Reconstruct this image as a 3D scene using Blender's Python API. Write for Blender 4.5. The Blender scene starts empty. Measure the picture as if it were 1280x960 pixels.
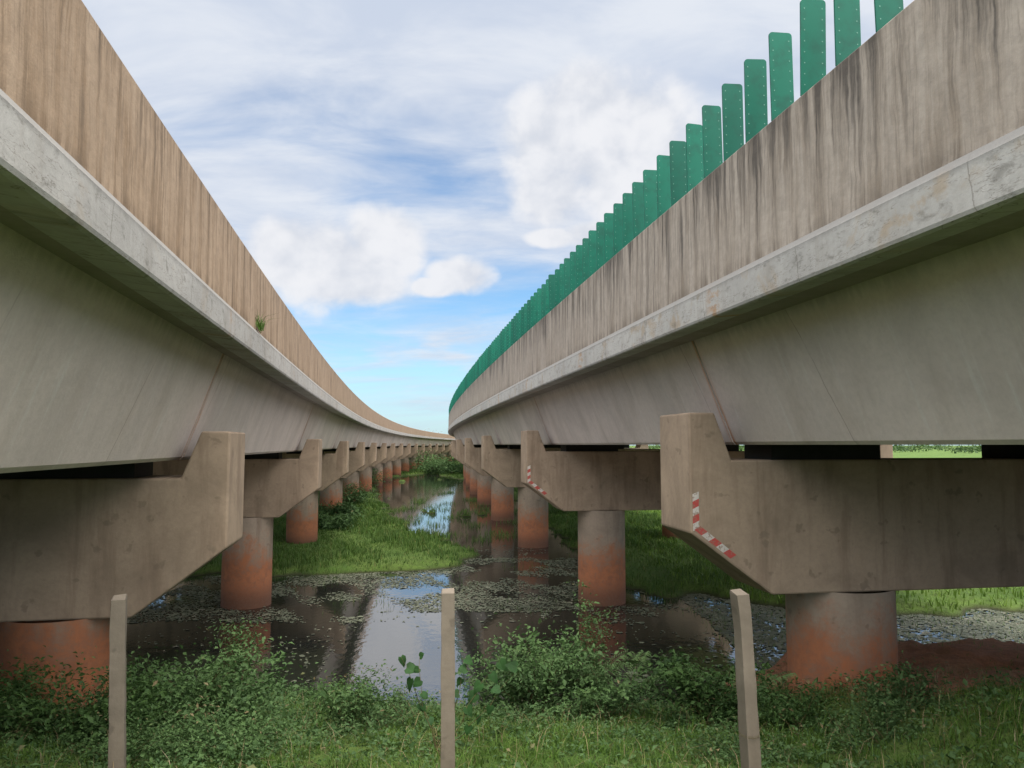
import bpy, math, random, bmesh
import numpy as np
from mathutils import Vector, Matrix
random.seed(4); rng=np.random.default_rng(7)
scene=bpy.context.scene; col=scene.collection
scene.view_settings.view_transform='Standard'
try: scene.view_settings.look='None'
except Exception: pass
scene.view_settings.exposure=0
WATER=-4.7
SPAN={'R':12.5,'L':12.9}
# ---------------------------------------------------------------- node helpers
class NT:
    def __init__(s,tree): s.t=tree; s.n=tree.nodes; s.l=tree.links
    def new(s,typ,**kw):
        n=s.n.new(typ)
        for k,v in kw.items(): setattr(n,k,v)
        return n
    def put(s,sock,v):
        if v is None: return
        if hasattr(v,'is_linked') or isinstance(v,bpy.types.NodeSocket): s.l.new(v,sock)
        else:
            if isinstance(v,(tuple,list)) and len(v)==3 and sock.type=='RGBA': v=(*v,1)
            sock.default_value=v
    def m(s,op,a,b=None,c=None,clamp=False):
        n=s.new('ShaderNodeMath',operation=op,use_clamp=clamp)
        s.put(n.inputs[0],a)
        if b is not None: s.put(n.inputs[1],b)
        if c is not None: s.put(n.inputs[2],c)
        return n.outputs[0]
    def mr(s,v,a,b,c=0.,d=1.,smooth=True):
        n=s.new('ShaderNodeMapRange',interpolation_type='SMOOTHSTEP' if smooth else 'LINEAR')
        s.put(n.inputs[0],v)
        for i,x in enumerate((a,b,c,d)): s.put(n.inputs[1+i],x)
        return n.outputs[0]
    def mix(s,f,a,b,mode='MIX'):
        n=s.new('ShaderNodeMix',data_type='RGBA',blend_type=mode)
        s.put(n.inputs[0],f); s.put(n.inputs[6],a); s.put(n.inputs[7],b)
        return n.outputs[2]
    def comb(s,x,y,z):
        n=s.new('ShaderNodeCombineXYZ')
        for i,v in enumerate((x,y,z)): s.put(n.inputs[i],v)
        return n.outputs[0]
    def sep(s,v):
        n=s.new('ShaderNodeSeparateXYZ'); s.put(n.inputs[0],v); return n.outputs
    def noise(s,vec,scale=1.,detail=4.,rough=.55,dist=0.):
        n=s.new('ShaderNodeTexNoise'); s.put(n.inputs['Vector'],vec)
        n.inputs['Scale'].default_value=scale; n.inputs['Detail'].default_value=detail
        n.inputs['Roughness'].default_value=rough; n.inputs['Distortion'].default_value=dist
        return n.outputs[0]
def newmat(name):
    m=bpy.data.materials.new(name); m.use_nodes=True
    t=NT(m.node_tree); b=m.node_tree.nodes['Principled BSDF']
    return m,t,b
def bump(t,b,h,strength=.3,dist=.02):
    n=t.new('ShaderNodeBump'); n.inputs['Strength'].default_value=strength; n.inputs['Distance'].default_value=dist
    t.put(n.inputs['Height'],h); t.l.new(n.outputs[0],b.inputs['Normal'])
def posn(t): return t.new('ShaderNodeNewGeometry').outputs['Position']
def uvn(t): return t.sep(t.new('ShaderNodeTexCoord').outputs['UV'])
def seam(t,u,off,per,w0,w1):
    q=t.m('ABSOLUTE',t.m('SUBTRACT',t.m('MODULO',t.m('ADD',u,off+per*20),per),per/2))
    return t.mr(q,w0,w1,1.,0.)

def mat_parapet(name,base,warm,dark,ztop,zbot,mold,grad=.26):
    m,t,b=newmat(name); u=uvn(t)[0]; p=posn(t); z=t.sep(p)[2]
    warp=t.m('MULTIPLY',t.m('SUBTRACT',t.noise(p,2.6,3,.6),.5),.08)
    uu=t.m('ADD',u,warp)
    v1=t.comb(t.m('MULTIPLY',uu,6.5),t.m('MULTIPLY',z,.42),0.)
    v2=t.comb(t.m('MULTIPLY',uu,21.),t.m('MULTIPLY',z,.9),3.)
    v3=t.comb(t.m('MULTIPLY',uu,1.3),t.m('MULTIPLY',z,.45),7.)
    s1=t.noise(v1,1.,5,.65,.1); s2=t.noise(v2,1.,4,.65,.1); s3=t.noise(v3,1.,4,.6)
    g=t.noise(p,9.,5,.7); bl=t.noise(p,1.7,5,.65)
    c=t.mix(t.mr(s1,.38,.62),base,warm)
    c=t.mix(t.mr(bl,.35,.68,0,.5),c,tuple(x*1.2 for x in base))
    c=t.mix(t.m('MULTIPLY',t.mr(s2,.54,.70),.28),c,tuple(min(.6,x*1.25+.03) for x in base))
    c=t.mix(t.m('MULTIPLY',t.mr(s2,.48,.34),.45),c,tuple(x*.5 for x in warm))
    hh=t.mr(z,zbot,ztop,0.,1.,False)
    k=t.m('ADD',t.m('MULTIPLY',s1,1.2),t.m('MULTIPLY',s2,.8))
    k=t.m('ADD',k,t.m('MULTIPLY',s3,.55))
    k=t.m('ADD',k,t.m('MULTIPLY',bl,.3))
    k=t.m('ADD',k,t.m('MULTIPLY',hh,grad))
    dk=t.mr(k,1.54-mold,1.90-mold,0,.9)
    c=t.mix(dk,c,dark)
    c=t.mix(t.m('MULTIPLY',t.mr(hh,.12,0.,0.,.5),t.mr(s1,.4,.6)),c,tuple(x*.5 for x in warm))
    c=t.mix(t.mr(g,.3,.75,0,.4),c,tuple(x*.5 for x in base))
    t.put(b.inputs['Base Color'],c); b.inputs['Roughness'].default_value=.95
    b.inputs['Specular IOR Level'].default_value=.2
    bump(t,b,t.m('ADD',t.m('MULTIPLY',g,.9),t.m('MULTIPLY',s2,.3)),.4,.014)
    return m
def mat_conc(name,base,stain,streak=.5,rust=0.,lime=.3,topz=None,st=None,per=12.,ledge=None):
    m,t,b=newmat(name); u=uvn(t)[0]; p=posn(t); z=t.sep(p)[2]
    v1=t.comb(t.m('MULTIPLY',u,2.2),t.m('MULTIPLY',z,.6),1.)
    v2=t.comb(t.m('MULTIPLY',u,10.),t.m('MULTIPLY',z,.8),5.)
    s1=t.noise(v1,1.,5,.6,.2); s2=t.noise(v2,1.,3,.6)
    big=t.noise(p,.55,5,.6,.4); g=t.noise(p,14.,5,.7)
    c=t.mix(t.mr(big,.35,.68),base,tuple(x*.80 for x in base))
    c=t.mix(t.m('MULTIPLY',t.mr(s1,.48,.70),streak),c,stain)
    c=t.mix(t.m('MULTIPLY',t.mr(s2,.55,.75),lime),c,tuple(min(.65,x*1.22+.03) for x in base))
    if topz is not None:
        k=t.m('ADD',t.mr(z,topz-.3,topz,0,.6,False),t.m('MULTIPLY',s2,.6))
        c=t.mix(t.mr(k,.6,.95,0,.5),c,tuple(x*.4 for x in base))  # mould streaks plus overhang shade, painted along the web top
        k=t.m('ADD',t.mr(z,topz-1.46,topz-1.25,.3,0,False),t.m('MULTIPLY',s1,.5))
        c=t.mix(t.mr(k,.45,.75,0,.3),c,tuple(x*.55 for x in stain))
    if rust>0:
        r=t.noise(t.comb(t.m('MULTIPLY',u,1.6),t.m('MULTIPLY',z,1.6),9.),1.,5,.65,.5)
        c=t.mix(t.m('MULTIPLY',t.mr(r,.54,.66),rust*.65),c,(.34,.24,.135))
        dkk=t.noise(t.comb(t.m('MULTIPLY',u,5.),t.m('MULTIPLY',z,9.),2.),1.,5,.7,.4)
        c=t.mix(t.mr(dkk,.52,.72,0,.6),c,(.12,.11,.09))
        wv=t.m('ADD',t.m('MULTIPLY',t.m('SUBTRACT',dkk,.5),.06),t.m('MULTIPLY',z,-.15))
        c=t.mix(t.m('MULTIPLY',seam(t,t.m('ADD',u,wv),.7,2.,.002,.009),.5),c,(.12,.10,.08))
        fr=t.m('MULTIPLY',seam(t,t.m('ADD',u,t.m('MULTIPLY',dkk,.4)),.5,6.,.02,.25),t.mr(dkk,.42,.6))
        c=t.mix(t.m('MULTIPLY',fr,rust*.9),c,(.38,.21,.09))
        ck=t.m('ABSOLUTE',t.m('SUBTRACT',t.noise(t.comb(t.m('MULTIPLY',u,.7),t.m('MULTIPLY',z,4.),31.),1.,5,.7),.5))
        c=t.mix(t.m('MULTIPLY',t.mr(ck,.001,.006,1.,0.),.5),c,(.12,.1,.08))
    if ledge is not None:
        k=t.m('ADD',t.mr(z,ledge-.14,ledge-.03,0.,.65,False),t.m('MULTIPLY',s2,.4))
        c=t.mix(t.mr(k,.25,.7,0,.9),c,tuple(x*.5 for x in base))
    if st is not None:
        h=per/2
        a=t.m('SUBTRACT',t.m('MODULO',t.m('ADD',t.m('SUBTRACT',u,st),per*10+h),per),h)
        a=t.m('ADD',a,t.m('MULTIPLY',t.m('SUBTRACT',s1,.5),.2))
        a=t.m('ABSOLUTE',a)
        f=t.mr(a,.01,.12,1.,0.); f=t.m('MULTIPLY',f,t.mr(s2,.35,.6,.3,1.))
        c=t.mix(t.m('MULTIPLY',f,.85),c,(.45,.19,.06))
        q=t.m('ADD',t.m('ADD',u,t.m('MULTIPLY',z,-.22)),t.m('MULTIPLY',t.m('SUBTRACT',big,.5),.25))
        q=t.m('ABSOLUTE',t.m('SUBTRACT',t.m('MODULO',t.m('ADD',q,121.3-st),3.),1.5))
        c=t.mix(t.m('MULTIPLY',t.mr(q,.002,.012,1.,0.),t.mr(s1,.42,.58,0.,.5)),c,(.16,.12,.09))
    c=t.mix(t.mr(g,.35,.75,0,.22),c,tuple(x*.5 for x in base))
    t.put(b.inputs['Base Color'],c); b.inputs['Roughness'].default_value=.92
    b.inputs['Specular IOR Level'].default_value=.2
    bump(t,b,g,.35,.012)
    return m
def mat_pos_conc(name,base,dark,red=False):
    m,t,b=newmat(name); p=posn(t); x,y,z=t.sep(p)
    a=t.m('ADD',x,t.m('MULTIPLY',y,.8))
    s1=t.noise(t.comb(t.m('MULTIPLY',a,3.),t.m('MULTIPLY',y,1.),t.m('MULTIPLY',z,.45)),1.,5,.6,.2)
    big=t.noise(p,1.1,6,.65,.6); g=t.noise(p,16.,5,.7)
    c=t.mix(t.mr(big,.35,.7),base,tuple(v*.72 for v in base))
    c=t.mix(t.mr(s1,.46,.70,0,.6),c,dark)
    sp=t.noise(p,5.,3,.5); c=t.mix(t.mr(sp,.64,.71,0,.5),c,tuple(v*.45 for v in base))
    if red:
        fine=t.noise(p,4.5,6,.75,.3)
        k=t.m('ADD',z,t.m('MULTIPLY',t.m('SUBTRACT',big,.5),1.9))
        k=t.m('ADD',k,t.m('MULTIPLY',t.m('SUBTRACT',s1,.5),1.1))
        k=t.m('ADD',k,t.m('MULTIPLY',t.m('SUBTRACT',fine,.5),1.5))
        k=t.m('SUBTRACT',k,t.mr(y,13.,18.,.6,0.))
        k=t.m('SUBTRACT',k,t.m('MULTIPLY',t.mr(y,13.,18.,1.,0.),t.mr(x,-3.,0.,.5,0.)))
        c=t.mix(t.mr(k,-2.7,-3.7,0,.92),c,t.mix(t.mr(fine,.35,.65),(.37,.13,.055),(.24,.09,.045)))
        k2=t.m('ADD',z,t.m('MULTIPLY',t.m('SUBTRACT',fine,.5),1.0))
        c=t.mix(t.mr(k2,-3.9,-4.6,0,.8),c,(.085,.045,.032))
    c=t.mix(t.mr(g,.35,.75,0,.25),c,tuple(v*.5 for v in base))
    t.put(b.inputs['Base Color'],c); b.inputs['Roughness'].default_value=.92
    b.inputs['Specular IOR Level'].default_value=.2
    bump(t,b,g,.3,.012)
    return m
M={}
M['parR']=mat_parapet('parapet_concrete_grey',(.36,.305,.25),(.265,.212,.162),(.055,.047,.041),3.12,1.82,.03,.28)
M['parL']=mat_parapet('parapet_concrete_brown',(.36,.262,.18),(.26,.175,.108),(.075,.055,.04),2.5,1.56,.03,.16)
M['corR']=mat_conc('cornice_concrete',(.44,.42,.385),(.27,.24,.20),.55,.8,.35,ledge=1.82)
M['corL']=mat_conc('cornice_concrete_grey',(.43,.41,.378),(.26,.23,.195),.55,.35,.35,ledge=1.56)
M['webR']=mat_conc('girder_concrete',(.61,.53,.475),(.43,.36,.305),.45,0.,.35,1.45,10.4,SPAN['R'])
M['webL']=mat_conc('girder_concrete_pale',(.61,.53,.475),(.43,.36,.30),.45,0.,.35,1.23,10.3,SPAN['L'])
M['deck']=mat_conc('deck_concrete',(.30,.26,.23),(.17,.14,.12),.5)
M['cap']=mat_pos_conc('pier_cap_concrete',(.35,.265,.19),(.17,.12,.085))
M['colm']=mat_pos_conc('pier_column_concrete',(.33,.265,.205),(.18,.13,.095),True)
M['post']=mat_pos_conc('fence_post_concrete',(.19,.16,.125),(.06,.05,.038))
def flat(name,c,r=.6,var=.25,metal=0.):
    m,t,b=newmat(name); p=posn(t); g=t.noise(p,6.,5,.6)
    t.put(b.inputs['Base Color'],t.mix(t.mr(g,.3,.7),c,tuple(x*(1-var) for x in c)))
    b.inputs['Roughness'].default_value=r; b.inputs['Metallic'].default_value=metal
    b.inputs['Specular IOR Level'].default_value=.2
    return m
M['bear']=flat('bearing_rubber',(.02,.02,.02))
def worn(name,c):
    m,t,b=newmat(name); p=posn(t); g=t.noise(p,26.,5,.7); g2=t.noise(p,5.,4,.6)
    cc=t.mix(t.mr(g2,.35,.65,0,.4),c,tuple(v*.55+.06 for v in c)); cc=t.mix(t.mr(g,.50,.62,0,.8),cc,(.22,.15,.10))
    t.put(b.inputs['Base Color'],cc); b.inputs['Roughness'].default_value=.7; return m
M['red']=worn('marking_red',(.44,.05,.04)); M['white']=worn('marking_white',(.55,.51,.46))
M['dot']=flat('hole_rim',(.13,.27,.21),.5,.1)
M['steel']=flat('galvanised_steel',(.35,.36,.37),.5,.2,.6)
M['stem']=flat('plant_stem',(.12,.10,.045),.8,.4)
m,t,b=newmat('green_panel_plastic'); p=posn(t); g=t.noise(p,7.,5,.6)
oi=t.new('ShaderNodeObjectInfo').outputs['Random']
c=t.mix(oi,(.002,.062,.041),(.004,.098,.062)); c=t.mix(t.mr(g,.42,.72,0,.5),c,(.006,.042,.03))
t.put(b.inputs['Base Color'],c); b.inputs['Roughness'].default_value=.5; b.inputs['Specular IOR Level'].default_value=.15; M['green']=m
def mat_leaf(name,c1,c2,c3,trans=.3,dry=.9):
    m,t,b=newmat(name)
    at=t.new('ShaderNodeAttribute',attribute_name='tint').outputs['Fac']
    p=posn(t); g=t.noise(p,.9,3,.6)
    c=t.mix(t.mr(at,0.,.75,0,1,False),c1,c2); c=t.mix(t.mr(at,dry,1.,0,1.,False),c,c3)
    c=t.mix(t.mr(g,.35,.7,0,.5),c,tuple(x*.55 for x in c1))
    t.put(b.inputs['Base Color'],c); b.inputs['Roughness'].default_value=.6
    b.inputs['Specular IOR Level'].default_value=.2
    tr=t.new('ShaderNodeBsdfTranslucent'); t.put(tr.inputs[0],c)
    mx=t.new('ShaderNodeMixShader'); mx.inputs[0].default_value=trans
    t.l.new(b.outputs[0],mx.inputs[1]); t.l.new(tr.outputs[0],mx.inputs[2])
    out=[n for n in t.n if n.type=='OUTPUT_MATERIAL'][0]; t.l.new(mx.outputs[0],out.inputs[0])
    return m
M['grass']=mat_leaf('grass_blades',(.05,.11,.018),(.11,.20,.032),(.26,.21,.10),.3,.92)
M['reed']=mat_leaf('marsh_grass_blades',(.042,.092,.018),(.09,.16,.03),(.18,.16,.06))
M['leafA']=mat_leaf('shrub_leaves',(.03,.07,.02),(.07,.132,.035),(.20,.15,.075),.3,.95)
M['leafB']=mat_leaf('shrub_leaves_pale',(.048,.10,.034),(.10,.175,.058),(.24,.19,.10),.3,.95)
M['leafD']=mat_leaf('tree_leaves',(.03,.065,.022),(.06,.105,.03),(.09,.11,.035))
M['pad']=mat_leaf('floating_leaf',(.08,.092,.06),(.15,.16,.11),(.24,.21,.16),.05)
# ---------------------------------------------------------------- mesh helpers
def link(o,parent=None,ploc=None):
    col.objects.link(o)
    if parent is not None:
        o.parent=parent
        if ploc is not None: o.matrix_parent_inverse=Matrix.Translation(ploc).inverted()
    return o
def meshobj(name,verts,faces,mat,uvs=None,parent=None,ploc=None,bevel=0.,smooth=False,mats=None,fm=None):
    me=bpy.data.meshes.new(name); me.from_pydata([tuple(v) for v in verts],[],[tuple(f) for f in faces])
    if uvs is not None:
        uv=me.uv_layers.new(name='UVMap')
        flatl=np.zeros(len(me.loops)*2)
        k=0
        for f in uvs:
            for q in f: flatl[k]=q[0]; flatl[k+1]=q[1]; k+=2
        uv.data.foreach_set('uv',flatl)
    for mm in (mats or [mat]): me.materials.append(mm)
    if fm is not None: me.polygons.foreach_set('material_index',fm)
    if smooth: me.polygons.foreach_set('use_smooth',[True]*len(me.polygons))
    me.update(); o=bpy.data.objects.new(name,me); link(o,parent,ploc)
    if bevel:
        bv=o.modifiers.new('bevel','BEVEL'); bv.width=bevel; bv.segments=2; bv.limit_method='ANGLE'
    return o
def empty(name,loc,parent=None,ploc=None):
    e=bpy.data.objects.new(name,None); e.empty_display_size=.3; e.location=loc
    link(e,parent,ploc); return e
def soup(name,V,F,mat,tint,parent=None,ploc=None):
    n,k,_=V.shape; me=bpy.data.meshes.new(name)
    me.vertices.add(n*k); me.vertices.foreach_set('co',V.reshape(-1).astype(np.float32))
    base=(np.arange(n)*k)
    pat=np.concatenate([np.array(f) for f in F]); ln=np.array([len(f) for f in F])
    idx=(base[:,None]+pat[None,:]).reshape(-1)
    lens=np.tile(ln,n); st=np.concatenate([[0],np.cumsum(lens)[:-1]])
    me.loops.add(len(idx)); me.loops.foreach_set('vertex_index',idx.astype(np.int32))
    me.polygons.add(len(lens)); me.polygons.foreach_set('loop_start',st.astype(np.int32))
    try: me.polygons.foreach_set('loop_total',lens.astype(np.int32))
    except Exception: pass
    me.materials.append(mat)
    a=me.attributes.new('tint','FLOAT','POINT'); a.data.foreach_set('value',np.repeat(tint,k).astype(np.float32))
    me.update(calc_edges=True); me.validate()
    o=bpy.data.objects.new(name,me); link(o,parent,ploc); return o
def blades(P,h,w,lean=.35):
    n=len(P); a=rng.uniform(0,2*np.pi,n); d=np.stack([np.cos(a),np.sin(a),np.zeros(n)],1)
    s=np.stack([-np.sin(a+rng.normal(0,.5,n)),np.cos(a),np.zeros(n)],1)
    L=rng.uniform(.1,1,n)*lean
    up=np.array([0,0,1.])
    p1=P+up*(h*.5)[:,None]+d*(h*L*.3)[:,None]
    p2=P+up*(h*(1-.3*L))[:,None]+d*(h*L)[:,None]
    return np.stack([P-s*w[:,None]*.5,P+s*w[:,None]*.5,p1+s*w[:,None]*.4,p1-s*w[:,None]*.4,p2],1)
BF=[(0,1,2,3),(3,2,4)]
def leaves(C,size,droop=.2):
    n=len(C); q=rng.normal(size=(n,3)); q/=np.linalg.norm(q,axis=1)[:,None]
    q[:,2]=q[:,2]*.5; q/=np.linalg.norm(q,axis=1)[:,None]
    r=np.cross(q,np.array([0,0,1.])+rng.normal(0,.45,(n,3))); r/=np.linalg.norm(r,axis=1)[:,None]
    nn=np.cross(r,q)
    s=size[:,None]; wd=(rng.uniform(.16,.34,n))[:,None]
    return np.stack([C,C+q*s*.5+r*s*wd+nn*s*.06,C+q*s+nn*(-droop)*s,C+q*s*.5-r*s*wd+nn*s*.06],1)
LF=[(0,1,2),(0,2,3)]
# ---------------------------------------------------------------- viaduct geometry
BR={'R':dict(a=-.165,b=.00046,c=3.55,s=1),'L':dict(a=-.185,b=.0006,c=-1.6,s=-1)}
def P(br,Y,o,h):
    B=BR[br]; X=B['c']+B['a']*Y+B['b']*Y*Y; d=B['a']+2*B['b']*Y
    L=math.hypot(1,d); nx,ny=1/L,-d/L
    return (X+B['s']*nx*o,Y+B['s']*ny*o,h)
def frame(br,Y):
    B=BR[br]; d=B['a']+2*B['b']*Y; L=math.hypot(1,d)
    return Vector(P(br,Y,0,0)),Vector((B['s']/L,-B['s']*d/L,0)),Vector((d/L,1/L,0))
def sweep(name,br,prof,Ys,mat,parent,ploc,bevel=0.):
    n=len(prof); V=[];F=[];U=[]
    for Y in Ys:
        for (o,h) in prof: V.append(P(br,Y,o,h))
    per=[0]
    for i in range(n):
        a=prof[i];b_=prof[(i+1)%n]; per.append(per[-1]+math.hypot(a[0]-b_[0],a[1]-b_[1]))
    for k in range(len(Ys)-1):
        for i in range(n):
            j=(i+1)%n; f=(k*n+i,(k+1)*n+i,(k+1)*n+j,k*n+j); u=((Ys[k],per[i]),(Ys[k+1],per[i]),(Ys[k+1],per[i+1]),(Ys[k],per[i+1]))
            if BR[br]['s']<0: f=f[::-1];u=u[::-1]
            F.append(f);U.append(u)
    e0=tuple(range(n)); e1=tuple((len(Ys)-1)*n+i for i in range(n))[::-1]
    for e,Yk in ((e0,Ys[0]),(e1,Ys[-1])):
        if BR[br]['s']<0: e=e[::-1]
        F.append(e);U.append([(Yk+V[i][0]*.2,V[i][2]) for i in e])
    return meshobj(name,V,F,mat,U,parent,ploc,bevel)
SPEC={
 'R':dict(W=12.4,top=3.10,ct=1.82,cb=1.40,wt=.64,wb=1.2,g0=0.0,gt=1.45,ear=.42,ctop=-.2,cend=-1.14,cbot=-1.95,co=.34,colo=2.72,st=10.4,
   par=M['parR'],cor=M['corR'],web=M['webR'],label='grey-brown concrete viaduct on paired piers with black-streaked parapet'),
 'L':dict(W=12.3,top=2.5,ct=1.56,cb=1.18,wt=.46,wb=.95,g0=-.2,gt=1.23,ear=.17,ctop=-.42,cend=-1.3,cbot=-2.12,co=.25,colo=2.3,st=10.3,
   par=M['parL'],cor=M['corL'],web=M['webL'],label='brown-streaked concrete viaduct curving across a marsh on squat piers')}
NP=19
def build(br):
    s=SPEC[br]; W=s['W']; S=SPAN[br]; base=Vector(P(br,s['st']-S,W/2,-2.0))
    root=empty('viaduct',base); root['label']=s['label']; root['category']='bridge'; root['group']='twin viaducts across the marsh'
    stations=[s['st']+S*k for k in range(-1,NP)]
    Y0,Y1=stations[0]-.5,stations[-1]+.5
    Ys=list(np.arange(Y0,Y1,1.5))+[Y1]
    T=s['top'];ct=s['ct'];cb=s['cb']
    sweep('parapet',br,[(.05,ct-.03),(.06,T-.03),(.09,T),(.29,T),(.32,T-.03),(.42,ct+.35),(.6,ct+.1),(.6,ct-.03)],Ys,s['par'],root,base)
    sweep('parapet',br,[(W-.05,ct-.03),(W-.06,T-.03),(W-.09,T),(W-.29,T),(W-.32,T-.03),(W-.42,ct+.35),(W-.6,ct+.1),(W-.6,ct-.03)][::-1],Ys,s['par'],root,base)
    sweep('cornice',br,[(.3,cb+.03),(.04,cb),(0.01,cb+.015),(0,cb+.04),(-.0,ct-.08),(.055,ct),(.3,ct)],Ys,s['cor'],root,base)
    sweep('cornice',br,[(W-.3,cb+.03),(W-.04,cb),(W-.01,cb+.015),(W,cb+.04),(W,ct-.08),(W-.055,ct),(W-.3,ct)][::-1],Ys,s['cor'],root,base)
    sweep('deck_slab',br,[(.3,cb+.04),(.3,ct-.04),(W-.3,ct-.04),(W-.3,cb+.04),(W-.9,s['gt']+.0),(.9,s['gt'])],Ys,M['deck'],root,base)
    wt,wb=s['wt'],s['wb']; sl=wb-wt; bw=(W-2*wt-.8)/3
    for k in range(len(stations)-1):
        a,b_=stations[k]+.025,stations[k+1]-.025
        ys=list(np.linspace(a,b_,7))
        for q in range(3):
            o0=wt+q*(bw+.4); o1=o0+bw
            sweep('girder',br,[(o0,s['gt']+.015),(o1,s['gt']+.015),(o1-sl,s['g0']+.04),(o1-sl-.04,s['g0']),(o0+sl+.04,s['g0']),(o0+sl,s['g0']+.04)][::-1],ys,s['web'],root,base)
    for k,Y in enumerate(stations):
        c,n,t_=frame(br,Y); pl=c+n*W/2+Vector((0,0,-5))
        pe=empty('pier',tuple(pl),root,base)
        co=s['co']; cen=s['cend']; cbt=s['cbot']; ctp=s['ctop']; e=s['ear']
        half=[(co,e),(co+.35,e),(co+.58,ctp)]
        prof=half+[(W-o,h) for o,h in half[::-1]]+[(W-co,cen),(W-co-1.1,cbt),(co+1.1,cbt),(co,cen)]
        V=[];F=[]
        for sgn in (-1,1):
            for o,h in prof: V.append(c+n*o+t_*(.56*sgn)+Vector((0,0,h)))
        m_=len(prof)
        F.append(tuple(range(m_))); F.append(tuple(range(2*m_-1,m_-1,-1)))
        for i in range(m_):
            j=(i+1)%m_; F.append((i,m_+i,m_+j,j))
        def ch(name,V,F,mat,**kw):
            return meshobj(name,V,F,mat,parent=pe,ploc=pl,**kw)
        cap=ch('pier_cap',V,F,M['cap'],bevel=.025)
        me=cap.data; bm=bmesh.new(); bm.from_mesh(me); bmesh.ops.recalc_face_normals(bm,faces=bm.faces); bm.to_mesh(me); bm.free()
        for oc in (s['colo'],W-s['colo']):
            cc=c+n*oc; seg=40; V=[];F=[]
            zs=[-6.2,-4.5,-3.5,cbt+.01]
            for z in zs:
                for i in range(seg):
                    a=2*math.pi*i/seg; V.append((cc.x+.71*math.cos(a),cc.y+.71*math.sin(a),z))
            for r in range(len(zs)-1):
                for i in range(seg):
                    j=(i+1)%seg; F.append((r*seg+i,r*seg+j,(r+1)*seg+j,(r+1)*seg+i))
            ch('pier_column',V,F,M['colm'],smooth=True)
        for q in range(3):
            om=wt+q*(bw+.4)+bw/2; V=[]
            for dz in (ctp-.005,s['g0']+.005):
                for so,stt in ((-.8,-.4),(.8,-.4),(.8,.4),(-.8,.4)):
                    V.append(c+n*(om+so)+t_*stt+Vector((0,0,dz)))
            F=[(0,3,2,1),(4,5,6,7),(0,1,5,4),(1,2,6,5),(2,3,7,6),(3,0,4,7)]
            ch('bearing',V,F,M['bear'])
        if br=='R' and k in (1,2):
            V=[];F=[];fm=[]; w=.085
            A=Vector((co+.026,0,cen+.5)); Bp=Vector((co+.026,0,cen+.03)); D=Vector((co+1.1,0,cbt)); 
            dv=(D-Bp).normalized(); nd=Vector((-dv.z,0,dv.x))
            def quad(a,b2,side,mi,skew=.05):
                i=len(V); V.append(a); V.append(b2)
                V.append(b2+side*w+(b2-a).normalized()*skew); V.append(a+side*w+(b2-a).normalized()*skew)
                F.append((i,i+1,i+2,i+3)); fm.append(mi)
            ns=5
            for i in range(ns): quad(A.lerp(Bp,i/ns),A.lerp(Bp,(i+1)/ns),Vector((1,0,0)),i%2,-.04)
            ns=5; tot=.45
            for i in range(ns): quad(Bp.lerp(D,tot*i/ns)+nd*.026,Bp.lerp(D,tot*(i+1)/ns)+nd*.026,nd,(i+1)%2,.04)
            W3=[c+n*v.x-t_*.566+Vector((0,0,v.z)) for v in V]
            o=ch('hazard_marking',W3,F,None,mats=[M['white'],M['red']],fm=fm)
            o['label']='worn red and white striped hazard tape'
    return root
build('R'); build('L')
# ---------------------------------------------------------------- anti-glare panels
def panel_mesh():
    w,h,r=.116,.885,.035; pts=[(-w,0),(w,0)]
    for cx,cz,a0 in ((w-r,h-r,0),(-w+r,h-r,90)):
        for i in range(5):
            a=math.radians(a0+i*22.5); pts.append((cx+r*math.cos(a),cz+r*math.sin(a)))
    n=len(pts); V=[(x,-.008,z) for x,z in pts]+[(x,.008,z) for x,z in pts]
    F=[tuple(range(n)),tuple(range(2*n-1,n-1,-1))]+[(i,n+i,n+(i+1)%n,(i+1)%n) for i in range(n)]; fm=[0]*len(F)
    for cx in (-.082,.082):
        for j in range(8):
            cz=.10+j*.1; i0=len(V)
            for q in range(6): V.append((cx+.006*math.cos(q*math.pi/3),-.0105,cz+.006*math.sin(q*math.pi/3)))
            F.append(tuple(range(i0,i0+6))); fm.append(1)
    i0=len(V)
    for x in (-.09,.09):
        for y in (-.05,.05):
            for z in (-.03,.015): V.append((x,y,z))
    F+=[(i0,i0+4,i0+5,i0+1),(i0+2,i0+3,i0+7,i0+6),(i0,i0+1,i0+3,i0+2),(i0+4,i0+6,i0+7,i0+5),(i0+1,i0+5,i0+7,i0+3)]; fm+=[0]*5
    me=bpy.data.meshes.new('anti_glare_panel'); me.from_pydata(V,[],F); me.materials.append(M['green']); me.materials.append(M['dot'])
    me.polygons.foreach_set('material_index',fm); me.update(); return me
pm=panel_mesh(); proto=None
for i in range(290):
    Y=3.9+i*.525
    c,n,t_=frame('R',Y); pos=c+n*.2+Vector((0,0,3.10))
    if proto is None:
        o=bpy.data.objects.new('anti_glare_panel',pm); proto=o
    else: o=proto.copy()
    o.location=pos; o.rotation_euler=(random.gauss(0,.015),random.gauss(0,.012),math.atan2(n.y,n.x)+random.gauss(0,.06))
    col.objects.link(o)
    o['label']='upright green anti-glare panel with rounded corners on the concrete parapet'; o['category']='anti-glare panel'; o['group']='anti-glare panels along the parapet'
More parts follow.
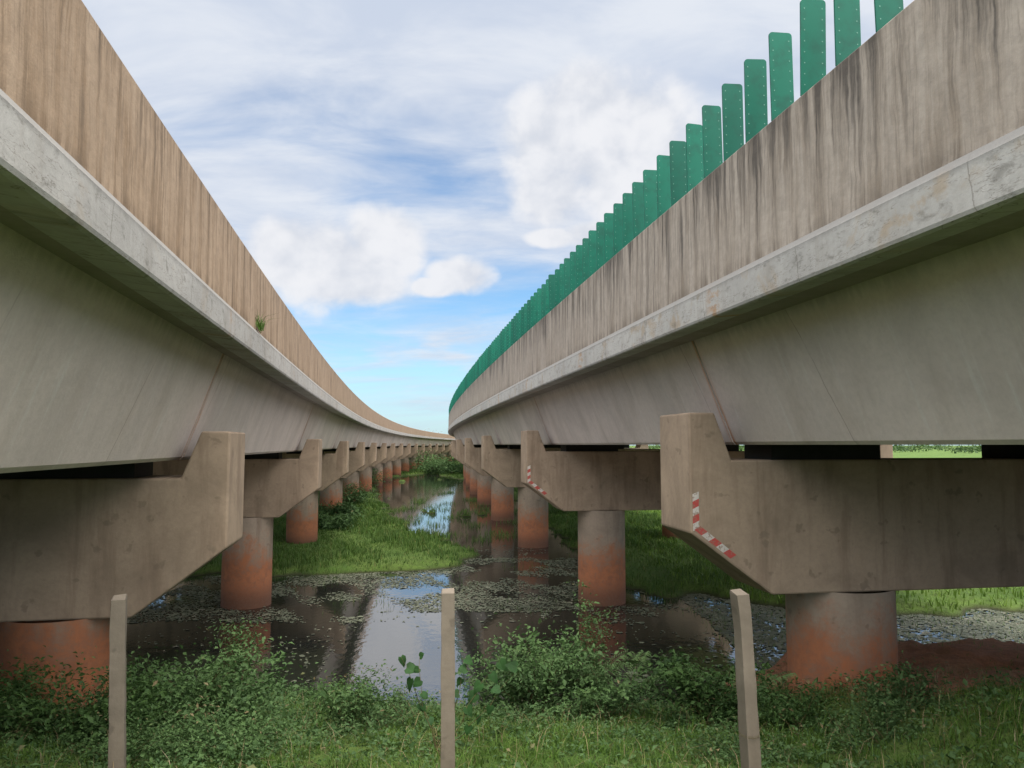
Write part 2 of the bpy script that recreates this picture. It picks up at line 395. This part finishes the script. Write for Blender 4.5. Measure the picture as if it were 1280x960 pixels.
# ---------------------------------------------------------------- terrain
def sm(x,a,b):
    t=np.clip((x-a)/(b-a),0,1); return t*t*(3-2*t)
def wob(x,y):
    return (np.sin(x*.9+1.3)*np.cos(y*.7)+.6*np.sin(x*2.3+y*1.7)+.4*np.cos(x*4.1-y*3.3+2))*.5
XLy=[0,27.5,29,32,35,38,41,50,60,85,100,116,130,300]; XLx=[-60,-9,-2.8,-1.6,-1.6,-3.2,-5.4,-7.8,-10.4,-15.2,-18,-16,-12,-23]
XRy=[0,24,30,40,60,85,100,116,130,300]; XRx=[4,4,3.2,2.4,1.0,-3.4,-6,-11,-13,-24]
NYp=[-60,-8,3,5,6.5,8.5,10,11,12.5,14,16,20]; NZ=[-1.5,-1.6,-1.75,-2.35,-2.78,-3.15,-3.5,-3.78,-4.25,-4.75,-5.4,-5.6]
def ground(x,y):
    w=wob(x,y); w2=wob(x*.31+5,y*.27)
    XL=np.interp(y,XLy,XLx)+w*.9; XR=np.interp(y,XRy,XRx)+w*.9
    l=np.minimum((y-27.6+w*1.2),(XL-x)); r=np.minimum(y-24.3+2.6*sm(x,5.5,8)+w*.9,x-XR)
    m_=np.maximum(l,r)
    isl=np.where((y>50)&(y<114),(w+w2-1.15)*3,-5); m_=np.maximum(m_,isl)
    low=WATER+np.clip(m_*.22,-.9,.22)+.04*w*(m_>0)
    ye=y-2.3*sm(x,2.8,5)-.9*sm(-x,2.5,5)
    near=np.interp(ye,NYp,NZ)+.06*w
    near=np.where((y<13.8)&(x>3),np.maximum(near,-3.12-.35*sm(y,11.5,13.8)-3*(1-sm(x,3,5)) -.1*w),near)
    return np.maximum(low,near)
def axis(lo,hi,fine0,fine1,step,g=1.12):
    a=list(np.arange(fine0,fine1,step)); s=step;v=a[-1]
    while v<hi: s*=g; v+=s; a.append(v)
    s=step;v=fine0;b_=[]
    while v>lo: s*=g; v-=s; b_.append(v)
    return np.array(b_[::-1]+a)
xs=axis(-3000,3000,-16,16,.2,1.09); ys=axis(-400,4000,2,46,.2,1.05)
GX,GY=np.meshgrid(xs,ys); GZ=ground(GX,GY)+np.where(GY<20,.03*np.sin(GX*7+np.sin(GY*3))*np.cos(GY*9+GX)+.02*np.sin(GX*13+GY*11),0)
nx,ny=len(xs),len(ys)
V=np.stack([GX,GY,GZ],-1).reshape(-1,3)
ii=(np.arange(ny-1)[:,None]*nx+np.arange(nx-1)[None,:]).reshape(-1)
me=bpy.data.meshes.new('ground'); me.vertices.add(len(V)); me.vertices.foreach_set('co',V.reshape(-1))
fi=np.stack([ii,ii+1,ii+nx+1,ii+nx],1)
me.loops.add(fi.size); me.loops.foreach_set('vertex_index',fi.reshape(-1).astype(np.int32))
me.polygons.add(len(fi)); me.polygons.foreach_set('loop_start',(np.arange(len(fi))*4).astype(np.int32))
try: me.polygons.foreach_set('loop_total',np.full(len(fi),4,dtype=np.int32))
except Exception: pass
def dirtf(x,y):
    w=wob(x*1.7,y*1.9)
    a=sm(x+(y-9)*.35,3.9,5.0)*sm(y+w*.5,8.1,9.0)*sm(-y,-17,-15)
    b_=sm(-x,4.3,5.2)*sm(y+w*.5,8.0,8.8)*sm(-y,-14,-12)*.8
    return np.clip(np.maximum(a,b_),0,1)
at=me.attributes.new('dirt','FLOAT','POINT'); at.data.foreach_set('value',dirtf(V[:,0],V[:,1]).astype(np.float32))
me.update(calc_edges=True); me.polygons.foreach_set('use_smooth',[True]*len(me.polygons))
m,t,b=newmat('ground_soil_and_turf'); p=posn(t); z=t.sep(p)[2]
d=t.new('ShaderNodeAttribute',attribute_name='dirt').outputs['Fac']
n1=t.noise(p,.35,5,.6); n2=t.noise(p,6.,5,.7); n3=t.noise(p,30.,4,.7)
gr=t.mix(t.mr(n1,.35,.7),(.06,.115,.02),(.11,.17,.035)); gr=t.mix(t.mr(n2,.4,.75,0,.7),gr,(.045,.05,.018))
so=t.mix(t.mr(n2,.35,.65),(.34,.155,.085),(.23,.105,.058)); so=t.mix(t.mr(n3,.4,.7,0,.5),so,(.12,.07,.045))
so=t.mix(t.mr(n1,.5,.66,0,.3),so,(.14,.13,.05))
c=t.mix(d,gr,so); c=t.mix(t.mr(z,WATER+.12,WATER-.03),c,(.03,.025,.015))
t.put(b.inputs['Base Color'],c); b.inputs['Roughness'].default_value=.95; b.inputs['Specular IOR Level'].default_value=.2
bump(t,b,t.m('ADD',n2,t.m('MULTIPLY',n3,.4)),1.,.1); me.materials.append(m)
g=bpy.data.objects.new('ground',me); col.objects.link(g); g['kind']='structure'
# water
m,t,b=newmat('marsh_water'); p=posn(t)
x,y,z=t.sep(p)
rp=t.noise(t.comb(t.m('MULTIPLY',x,1.),t.m('MULTIPLY',y,.6),0.),6.,3,.5)
rp2=t.noise(p,.5,3,.5)
b.inputs['Base Color'].default_value=(.010,.011,.011,1); b.inputs['Roughness'].default_value=.015; b.inputs['IOR'].default_value=2.9
bump(t,b,t.m('ADD',rp,t.m('MULTIPLY',rp2,.7)),.16,.02)
w=meshobj('water',[(-400,11,WATER),(400,11,WATER),(400,330,WATER),(-400,330,WATER)],[(0,1,2,3)],m); w['kind']='structure'
# ---------------------------------------------------------------- grass
def scat(n,x0,x1,y0,y1): return rng.uniform(x0,x1,n),rng.uniform(y0,y1,n)
x,y=scat(300000,-9,8,4.6,15.5)
z=ground(x,y); dn=dirtf(x,y); w_=wob(x*1.3,y*1.1); w3=wob(x*3.1+2,y*2.7)
keep=(z>WATER-.02)&(rng.random(len(x))>dn*.975)&(rng.random(len(x))<np.clip(.65+.4*w_+.35*w3,.1,1))
x,y,z,w_,w3=x[keep],y[keep],z[keep],w_[keep],w3[keep]
h=rng.gamma(3,.015,len(x))*(1+.7*np.clip(w_+w3,-.8,1.3))+.025
V=blades(np.stack([x,y,z-.01],1),h,rng.uniform(.004,.011,len(x)),1.2)
o=soup('bank_grass',V,BF,M['grass'],rng.random(len(x))); o['kind']='stuff'
cx,cy=scat(150,-7,4.5,6.3,12.5); k_=ground(cx,cy)>WATER+.05; cx,cy=cx[k_],cy[k_]
x=np.repeat(cx,36)+rng.normal(0,.06,len(cx)*36); y=np.repeat(cy,36)+rng.normal(0,.06,len(cx)*36); z=ground(x,y)
k_=rng.random(len(x))>dirtf(x,y)*.9; x,y,z=x[k_],y[k_],z[k_]
V=blades(np.stack([x,y,z-.01],1),rng.uniform(.1,.28,len(x)),rng.uniform(.004,.01,len(x)),1.3)
o=soup('coarse_grass_tufts',V,BF,M['grass'],rng.random(len(x))); o['kind']='stuff'
x1,y1=scat(140000,-14,9,21.5,60); x2,y2=scat(70000,-40,30,60,170)
x=np.concatenate([x1,x2]);y=np.concatenate([y1,y2]); z=ground(x,y); w_=wob(x*.8,y*.6)
keep=(z>WATER+.02)&(rng.random(len(x))<np.clip(.8+.5*w_,.2,1)); x,y,z,w_=x[keep],y[keep],z[keep],w_[keep]
far=np.clip((y-25)/60,0,1.5)
h=rng.uniform(.08,.30,len(x))*(1+.9*np.clip(w_,-.5,1)+.3*far)
V=blades(np.stack([x,y,z-.02],1),h,rng.uniform(.012,.026,len(x))*(1+2.5*far),.9)
o=soup('marsh_grass',V,BF,M['reed'],rng.random(len(x))); o['kind']='stuff'
x,y=scat(80000,5.5,45,20,75); z=ground(x,y); keep=z>WATER+.03; x,y,z=x[keep],y[keep],z[keep]
V=blades(np.stack([x,y,z-.02],1),rng.uniform(.12,.36,len(x)),rng.uniform(.02,.06,len(x)),.9)
o=soup('meadow_grass',V,BF,mat_leaf('meadow_blades',(.08,.15,.022),(.15,.24,.04),(.24,.22,.08)),rng.random(len(x))*.9); o['kind']='stuff'
x,y=scat(170000,-9,6.0,5.2,14.5); z=ground(x,y); w_=wob(x*1.1+4,y*1.3+2); w3=wob(x*3.7+1,y*3.1)
dens=np.clip(.32+.6*w_+.5*w3,0,1)*(.4+.6*sm(y,6.4,8.4))+.45*sm(-x,1.3,2.4)*sm(y,6.2,7.5)
keep=(z>WATER+.02)&(rng.random(len(x))<dens)&(rng.random(len(x))>dirtf(x,y)*.96)
x,y,z,w_=x[keep],y[keep],z[keep],w_[keep]
hh=rng.random(len(x))**1.3*(.10+.2*np.clip(w_+.2,0,1))
V=leaves(np.stack([x,y,z+hh],1),.018+rng.gamma(2,.012,len(x)))
o=soup('leafy_ground_cover',V,LF,M['leafB'],rng.random(len(x))); o['kind']='stuff'
x,y=scat(3400,-8,6,5.4,13); z=ground(x,y); k_=(z>WATER+.05)
x,y,z=x[k_],y[k_],z[k_]
V=blades(np.stack([x,y,z],1),rng.uniform(.1,.34,len(x)),rng.uniform(.003,.006,len(x)),1.4)
o=soup('dry_straw',V,BF,mat_leaf('straw',(.16,.12,.06),(.30,.23,.13),(.4,.33,.22),.1),rng.random(len(x))); o['kind']='stuff'
# floating plants
N=190000; x,y=scat(N,-11,16,15,36); z=ground(x,y)
f=np.sin(x*.7+2)*np.cos(y*.55)+.6*np.sin(x*1.9-y*1.1)+.5*np.cos(x*.4+y*2.2)+.4*np.sin(x*4.3+y*3.1)
prob=np.where((y>20.5)&(y<32),.9,.05)*np.clip(f*.8+.5,0,1)
prob=np.where(x>5.2,.95*np.clip(f*.5+.95,0.25,1),prob)
prob*=np.where((x>-4.)&(x<0.8)&(y<21.8),.05,1)
keep=(z<WATER-.03)&(rng.random(N)<prob); x,y=x[keep],y[keep]; n=len(x); r=.012+rng.gamma(1.6,.012,n)+np.where(x>5.2,.02,0); a0=rng.uniform(0,6.28,n)
ang=a0[:,None]+np.linspace(.25,6.03,7)[None,:]
rr=r[:,None]*rng.uniform(.7,1.15,(n,7))
V=np.stack([x[:,None]+rr*np.cos(ang),y[:,None]+rr*np.sin(ang)*.9,WATER+.003+rng.random((n,7))*.02],2)
o=soup('floating_water_plants',V,[tuple(range(7))],M['pad'],rng.random(n)); o['kind']='stuff'
x,y=scat(16000,-8,15,16,33); z=ground(x,y); f=np.sin(x*1.3+1)*np.cos(y*.8+1); keep=(z<WATER)&(((f>.3)&(y>21.5)&(rng.random(len(x))<.35))|((x>5)&(y<22)))
x,y=x[keep],y[keep]
V=blades(np.stack([x,y,np.full(len(x),WATER-.02)],1),rng.uniform(.05,.2,len(x)),rng.uniform(.008,.018,len(x)),.8)
o=soup('water_reeds',V,BF,M['reed'],rng.random(len(x))); o['kind']='stuff'
cx,cy=scat(44,-9,1,34,78); k_=ground(cx,cy)<WATER-.05; cx,cy=cx[k_],cy[k_]; nb_=80
x=np.repeat(cx,nb_)+rng.normal(0,.4,len(cx)*nb_); y=np.repeat(cy,nb_)+rng.normal(0,.7,len(cx)*nb_)
V=blades(np.stack([x,y,np.full(len(x),WATER-.02)],1),rng.uniform(.1,.4,len(x)),rng.uniform(.015,.035,len(x)),.8)
o=soup('channel_reed_tufts',V,BF,M['reed'],rng.random(len(x))); o['kind']='stuff'
# ---------------------------------------------------------------- shrubs
def tubes(name,paths,r0,parent,ploc,mat):
    V=[];F=[]
    for pth in paths:
        n=len(pth); i0=len(V)
        for k,q in enumerate(pth):
            r=r0*(1-.75*k/(n-1))
            for a in range(5): V.append((q[0]+r*math.cos(a*1.2566),q[1]+r*math.sin(a*1.2566),q[2]))
        for k in range(n-1):
            for a in range(5):
                b2=(a+1)%5; F.append((i0+k*5+a,i0+k*5+b2,i0+(k+1)*5+b2,i0+(k+1)*5+a))
    return meshobj(name,V,F,mat,parent=parent,ploc=ploc,smooth=True)
def shrub(x,y,w,h,mat,label,leaf=.07,n=2600,nb=14,name='shrub',cat='shrub'):
    z0=float(ground(np.array(x),np.array(y))); loc=Vector((x,y,z0))
    e=empty(name,loc); e['label']=label; e['category']=cat
    paths=[];tips=[]
    for i in range(nb):
        a=random.uniform(0,6.28); R=w*.5*random.uniform(.2,1.15)**.6; H=h*random.uniform(.35,1.2)*(1-.35*min(1,(R/(w*.5)))**2)
        p0=loc+Vector((random.uniform(-.05,.05),random.uniform(-.05,.05),-.03)); p3=loc+Vector((R*math.cos(a),R*math.sin(a),H))
        pth=[]
        for k in range(6):
            s_=k/5; q=p0.lerp(p3,s_); q.z=p0.z+(p3.z-p0.z)*(1-(1-s_)**1.6); q+=Vector((random.gauss(0,.015),random.gauss(0,.015),0)); pth.append(q)
        paths.append(pth)
        for k in range(2,6): tips.append((pth[k],k))
    tubes('stem',paths,.012*max(.6,h),e,loc,M['stem'])
    C=[];tn=[];sz=[]
    per=n//len(tips)
    for q,k in tips:
        rr=w*.10*random.uniform(.4,1.35); br_=random.uniform(-.2,.2); ls=random.uniform(.7,1.5)
        C.append(np.array(q)+rng.normal(0,1,(per,3))*np.array([rr,rr,rr*.6])); tn.append(np.full(per,br_)); sz.append(np.full(per,ls))
    C=np.concatenate(C); C[:,2]=np.maximum(C[:,2],z0+.02)
    V=leaves(C,rng.uniform(.4,1.2,len(C))*leaf*np.concatenate(sz))
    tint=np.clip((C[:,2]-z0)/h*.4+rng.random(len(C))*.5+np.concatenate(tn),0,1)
    soup('foliage',V,LF,mat,tint,e,loc)
    return e
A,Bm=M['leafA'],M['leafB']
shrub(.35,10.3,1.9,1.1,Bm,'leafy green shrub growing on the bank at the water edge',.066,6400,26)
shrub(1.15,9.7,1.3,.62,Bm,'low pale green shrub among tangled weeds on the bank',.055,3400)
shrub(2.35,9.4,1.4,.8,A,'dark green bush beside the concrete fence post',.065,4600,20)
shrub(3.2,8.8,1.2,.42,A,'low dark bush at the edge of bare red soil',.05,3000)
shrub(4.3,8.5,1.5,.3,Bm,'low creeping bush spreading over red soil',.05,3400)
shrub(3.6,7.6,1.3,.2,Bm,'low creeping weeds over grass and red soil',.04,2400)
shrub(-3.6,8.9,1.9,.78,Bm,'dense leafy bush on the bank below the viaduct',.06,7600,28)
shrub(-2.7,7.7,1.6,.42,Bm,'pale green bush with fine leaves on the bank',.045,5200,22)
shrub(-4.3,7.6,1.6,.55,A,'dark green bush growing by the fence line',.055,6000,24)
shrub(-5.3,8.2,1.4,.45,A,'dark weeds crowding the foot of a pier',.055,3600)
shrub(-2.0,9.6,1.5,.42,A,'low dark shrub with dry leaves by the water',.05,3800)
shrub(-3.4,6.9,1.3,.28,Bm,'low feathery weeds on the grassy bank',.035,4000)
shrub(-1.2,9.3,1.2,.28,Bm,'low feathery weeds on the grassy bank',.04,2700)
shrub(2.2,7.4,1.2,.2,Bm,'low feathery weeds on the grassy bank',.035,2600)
for (x,y,w,h) in ((-9.6,41,2.6,.8),(-11.2,48,3,1.),(-12.6,58,4,1.2),(-17,84,6,1.6),(-9.2,119,8,2.2),(-14,128,9,3.),(-11.5,124,7,2.6),(4.4,62,3,1.)):
    shrub(x,y,w,h,Bm,'rounded green bush in the marsh grass near the piers',.10+.0017*y,2400,14)
def bigleaf(C,s,ax,nrm):
    ax=ax.normalized(); side=ax.cross(nrm).normalized(); pts=[(0,.0),(-.12,.3),(.12,.55),(.45,.48),(.75,.25),(1.05,0),(.75,-.25),(.45,-.48),(.12,-.55),(-.12,-.3)]
    return [C+ax*s*a+side*s*b_+nrm*s*(-.25*a*a+.1*abs(b_)) for a,b_ in pts]
loc=Vector((-.70,7.5,float(ground(np.array(-.70),np.array(7.5))))); e=empty('climbing_plant',loc); e['label']='climbing plant with large heart-shaped leaves by the fence post'; e['category']='plant'
pths=[];LV=[];LFc=[]
for i in range(6):
    q=loc.copy(); pth=[q.copy()]
    dx=-.05+.028*i
    for k in range(8):
        q=q+Vector((dx+random.gauss(0,.025),random.gauss(0,.04),.12+random.uniform(-.03,.02))); pth.append(q.copy())
        if k>1 and random.random()<.8:
            nrm=Vector((random.gauss(0,.6),-.8,random.uniform(.1,1.2))).normalized(); ax=Vector((random.uniform(-1,1),-.2,random.uniform(-.9,.4)))
            i0=len(LV); LV+=bigleaf(q,random.uniform(.06,.12),ax,nrm); LFc.append(tuple(range(i0,i0+10)))
    pths.append(pth)
tubes('stem',pths,.006,e,loc,M['stem'])
meshobj('foliage',LV,LFc,flat('broad_leaf',(.022,.066,.015),.7,.5),parent=e,ploc=loc)
def frond_plant(x,y,h,nf,label,name='fern'):
    z0=float(ground(np.array(x),np.array(y))); loc=Vector((x,y,z0)); e=empty(name,loc); e['label']=label; e['category']='fern'
    pths=[];V=[];F=[]
    for i in range(nf):
        a=random.uniform(0,6.28); L=h*random.uniform(.8,1.2); d=Vector((math.cos(a),math.sin(a),0)); pth=[]
        for k in range(11):
            s_=k/10; pth.append(loc+d*(L*.75*s_**1.3)+Vector((0,0,L*(1.25*s_-.55*s_*s_))))
        pths.append(pth); sd=Vector((-d.y,d.x,0))
        for k in range(3,11):
            for sg in (-1,1):
                for sub in (0,.33,.66):
                    q=pth[k].lerp(pth[k-1],sub); ll=L*.22*(1-((k-5)/9)**2)*random.uniform(.7,1.1); ax=(sd*sg+ (pth[k]-pth[k-1]).normalized()*.7).normalized()
                    i0=len(V); u=Vector((0,0,1)); wv=d*.007
                    V+=[q-wv,q+ax*ll*.5+wv*1.3+u*.01,q+ax*ll-u*ll*.35,q+ax*ll*.5-wv*1.3]; F.append((i0,i0+1,i0+2,i0+3))
    tubes('stem',pths,.006,e,loc,M['stem']); meshobj('foliage',V,F,FERN,parent=e,ploc=loc)
FERN=flat('fern_leaf',(.09,.15,.05),.8,.4)
frond_plant(1.0,10.9,1.15,10,'arching fern with thin fronds at the water edge')
frond_plant(1.5,10.4,.85,8,'arching fern with thin fronds at the water edge')
frond_plant(2.9,9.9,.75,7,'small arching fern beside dark bushes')
def tall_weed(x,y,h,label):
    z0=float(ground(np.array(x),np.array(y))); loc=Vector((x,y,z0)); e=empty('tall_weed',loc); e['label']=label; e['category']='weed'
    pths=[];C=[]
    for i in range(6):
        dx=random.uniform(-.25,.25);dy=random.uniform(-.2,.2);hh=h*random.uniform(.7,1)
        pth=[loc+Vector((dx*s_**1.5,dy*s_,hh*s_)) for s_ in np.linspace(0,1,7)]; pths.append(pth)
        for q in pth[3:]: C.append(np.array(q)+rng.normal(0,1,(30,3))*np.array([.07,.07,.05]))
    tubes('stem',pths,.008,e,loc,M['stem']); C=np.concatenate(C); soup('foliage',leaves(C,rng.uniform(.03,.07,len(C))),LF,Bm,rng.random(len(C)),e,loc)
tall_weed(1.15,10.7,1.8,'tall thin weed rising above the bank shrubs')
tall_weed(-3.5,9.8,1.1,'tall thin weed above the dark bushes')
tall_weed(-1.9,9.0,.6,'spindly weed beside low shrubs')
c,n,t_=frame('L',10.3); q=c+n*(-.0)+Vector((0,0,1.57)); Pp=np.array([[q.x,q.y,q.z]]*60)+rng.normal(0,.05,(60,3))*np.array([.2,1,.3])
e=empty('parapet_weed',q); e['label']='small tuft of green weed sprouting from the parapet joint'; e['category']='weed'
soup('foliage',blades(Pp,rng.uniform(.1,.32,60),rng.uniform(.006,.012,60),1.3),BF,M['grass'],rng.random(60)*.8,e,q)
# ---------------------------------------------------------------- fence posts
def post(x,y,ztop,lean,tipdx,label,yaw):
    z0=float(ground(np.array(x),np.array(y)))-.25; Ht=ztop-z0; V=[];F=[]
    e=Vector((x-lean[0]*Ht,y,z0))
    nseg=14; rr_=random.Random(int(abs(x)*100))
    sec=[]
    for i in range(nseg):
        zz=(Ht-.03)*i/(nseg-1); sec.append((zz,tipdx*max(0,(zz-Ht+.25)/.25),.054-.005*i/nseg+rr_.uniform(-.0018,.0018)))
    sec.append((Ht,tipdx*1.1,.044))
    for (zz,dx,r) in sec:
        for sx,sy in ((-1,-1),(1,-1),(1,1),(-1,1)):
            a=sx*(r+rr_.uniform(-.0012,.0012));b_=sy*r*1.05; q=rr_.uniform(.0,.02)+(.02 if sy<0 else 0) if zz==Ht else 0
            V.append((a*math.cos(yaw)-b_*math.sin(yaw)+dx+lean[0]*zz,a*math.sin(yaw)+b_*math.cos(yaw)+lean[1]*zz,zz-q))
    for k in range(len(sec)-1):
        for i in range(4): j=(i+1)%4; F.append((k*4+i,k*4+j,(k+1)*4+j,(k+1)*4+i))
    L4=(len(sec)-1)*4
    F+=[(3,2,1,0),(L4,L4+1,L4+2,L4+3)]
    o=meshobj('fence_post',V,F,M['post'],bevel=.004); o.location=e
    o['label']=label; o['category']='fence post'; o['group']='concrete fence posts on the bank'
    return o,e,Ht
post(-2.95,5.8,-1.12,(-.034,0),.006,'weathered square concrete fence post in thick weeds',.35)
post(-.48,5.8,-1.07,(-.006,0),0,'weathered upright concrete fence post standing in grass',.08)
o,e,Ht=post(1.715,5.8,-1.08,(-.036,0),-.014,'leaning concrete fence post with a loop of wire',.3)
V=[];F=[]
zz=Ht-1.05; cx=-.036*zz; sg=16
for rr in range(2):
    i0=len(V)
    for i in range(sg):
        a=6.2832*i/sg; R=.074 
        for k in range(4):
            bb=k*1.5708; V.append((cx+(R+.0015*math.cos(bb))*math.cos(a),(R+.0015*math.cos(bb))*math.sin(a),zz+rr*.01+.0015*math.sin(bb)+.006*math.sin(a)))
    for i in range(sg):
        for k in range(4):
            j=(i+1)%sg;l=(k+1)%4; F.append((i0+i*4+k,i0+j*4+k,i0+j*4+l,i0+i*4+l))
w=meshobj('wire_loop',V,F,M['stem']); w.parent=o
# ---------------------------------------------------------------- distance
def treeline():
    C=[];sz=[]
    for i in range(900):
        Y=random.uniform(380,900); X=random.uniform(-1.1,1.1)*Y; r=random.uniform(2,5); z=WATER+.2
        H=random.uniform(2.5,6)
        k=26; C.append(np.array([X,Y,z+H*.55])+rng.normal(0,1,(k,3))*np.array([r,r,H*.24])); sz.append(rng.uniform(1.2,2.8,k))
    C=np.concatenate(C); C[:,2]=np.maximum(C[:,2],WATER+.1)
    o=soup('distant_trees',leaves(C,np.concatenate(sz)),LF,M['leafD'],rng.random(len(C))); o['kind']='stuff'
treeline()
for i,(px,Y) in enumerate(((531,430),(541,470),(548,520))):
    X=(px-640)/950*Y; H=13.5; loc=Vector((X,Y,WATER+.1)); e=empty('street_lamp',loc); e['label']='tall slim street lamp with a short curved arm'; e['category']='street lamp'; e['group']='distant street lamps'
    tubes('pole',[[loc,loc+Vector((0,0,5)),loc+Vector((0,0,H-1)),loc+Vector((.3,0,H-.2)),loc+Vector((1.8,0,H))]],.22,e,loc,M['steel'])
    h=loc+Vector((1.8,0,H)); V=[h+Vector((a,b_,c_)) for a in (-.2,1.) for b_ in (-.2,.2) for c_ in (-.08,.1)]
    meshobj('lamp_head',V,[(0,1,3,2),(4,6,7,5),(0,4,5,1),(2,3,7,6),(0,2,6,4),(1,5,7,3)],M['steel'],parent=e,ploc=loc)
# ---------------------------------------------------------------- world
SUN_EL=math.radians(58); SUN_AZ=math.radians(160)
SD=(math.sin(SUN_AZ)*math.cos(SUN_EL),math.cos(SUN_AZ)*math.cos(SUN_EL),math.sin(SUN_EL))
wd=bpy.data.worlds.new('World'); scene.world=wd; wd.use_nodes=True
t=NT(wd.node_tree); bg=wd.node_tree.nodes['Background']
sky=t.new('ShaderNodeTexSky',sky_type='NISHITA'); sky.sun_disc=False; sky.sun_elevation=SUN_EL; sky.sun_rotation=SUN_AZ
sky.air_density=1.0; sky.dust_density=.5; sky.ozone_density=1.4
d=t.new('ShaderNodeTexCoord').outputs['Generated']; x,y,z=t.sep(d)
az=t.m('ARCTAN2',x,y); el=t.m('ARCSINE',z)
skyc=t.mix(1.,sky.outputs[0],(.11,.147,.168),'MULTIPLY')
zz=t.m('ADD',t.m('MAXIMUM',z,0.),.16)
pv=t.comb(t.m('DIVIDE',x,zz),t.m('MULTIPLY',t.m('DIVIDE',y,zz),1.7),4.3)
n1=t.noise(pv,.8,7,.54,.7); n2=t.noise(pv,2.6,5,.6,.4)
cov=t.m('ADD',n1,t.m('MULTIPLY',n2,.24))
cov=t.m('ADD',cov,t.mr(el,.12,.48,-.08,.28,False))
cov=t.mr(cov,.42,.80,0,.97)
thin=t.mix(t.mr(n2,.3,.7),(.62,.69,.82),(.80,.84,.91))
c=t.mix(cov,skyc,thin)
def E(px,py): return math.atan((px-640)/950),math.atan((556-py)/950)
blobs=[(405,335,98,60),(355,325,55,50),(475,310,60,56),(430,357,100,32),(575,343,50,26),(540,358,36,14),
       (770,175,125,95),(700,165,85,75),(800,215,90,78),(690,235,60,48),(735,120,75,55),(692,293,38,14),(745,290,50,18),
       (-300,200,180,90),(1500,150,200,110)]
vn=t.comb(az,t.m('MULTIPLY',el,1.2),0.)
nA=t.noise(vn,9.,5,.52,.2); nB=t.noise(vn,26.,3,.5,.2)
field=None
for (bx,by,rx,ry) in blobs:
    a,e_=E(bx,by); rx/=950; ry/=950
    q=t.m('ADD',t.m('POWER',t.m('ABSOLUTE',t.m('DIVIDE',t.m('SUBTRACT',az,a),rx)),2.),t.m('POWER',t.m('ABSOLUTE',t.m('DIVIDE',t.m('SUBTRACT',el,e_),ry)),2.))
    v=t.m('SUBTRACT',1.,q)
    field=v if field is None else t.m('SMOOTH_MAX',field,v,.2)
fld=t.m('ADD',t.m('MULTIPLY',field,1.25),t.m('MULTIPLY',t.m('SUBTRACT',nA,.5),2.4)); fld=t.m('ADD',fld,t.m('MULTIPLY',t.m('SUBTRACT',nB,.5),.9))
mask=t.mr(fld,-.15,.85,0,.97)
lit=t.m('ADD',t.m('MULTIPLY',nA,.75),t.m('MULTIPLY',nB,.3)); lit=t.m('ADD',lit,.04)
wh=t.mix(t.mr(lit,.40,.66),(.68,.715,.79),(.88,.89,.925))
c=t.mix(mask,c,wh)
c=t.mix(t.mr(el,.14,-.01,0,.55),c,(.50,.68,.86))
dp=t.new('ShaderNodeVectorMath',operation='DOT_PRODUCT'); t.put(dp.inputs[0],d); dp.inputs[1].default_value=SD
gl=t.mr(dp.outputs['Value'],.12,1.0,0.,1.)  # extra sky glow out of view, added to brighten the girder sides
c=t.mix(t.m('MULTIPLY',gl,.8),c,(.86,.81,.75))
t.put(bg.inputs[0],c); t.put(bg.inputs[1],t.m('MULTIPLY_ADD',gl,5.4,1.))
# sun
sl=bpy.data.lights.new('sun','SUN'); sl.energy=2.4; sl.angle=math.radians(12); sl.color=(1,.93,.83)
so=bpy.data.objects.new('sun',sl); dv=Vector(SD)
so.rotation_euler=dv.to_track_quat('Z','Y').to_euler(); so.location=(0,0,60); col.objects.link(so)
# camera
cd=bpy.data.cameras.new('camera'); cd.sensor_width=36; cd.lens=26.7; cd.clip_start=.05; cd.clip_end=8000
cam=bpy.data.objects.new('camera',cd); cam.location=(0,0,0); cam.rotation_euler=(math.radians(90+4.57),0,0); col.objects.link(cam)
scene.camera=cam
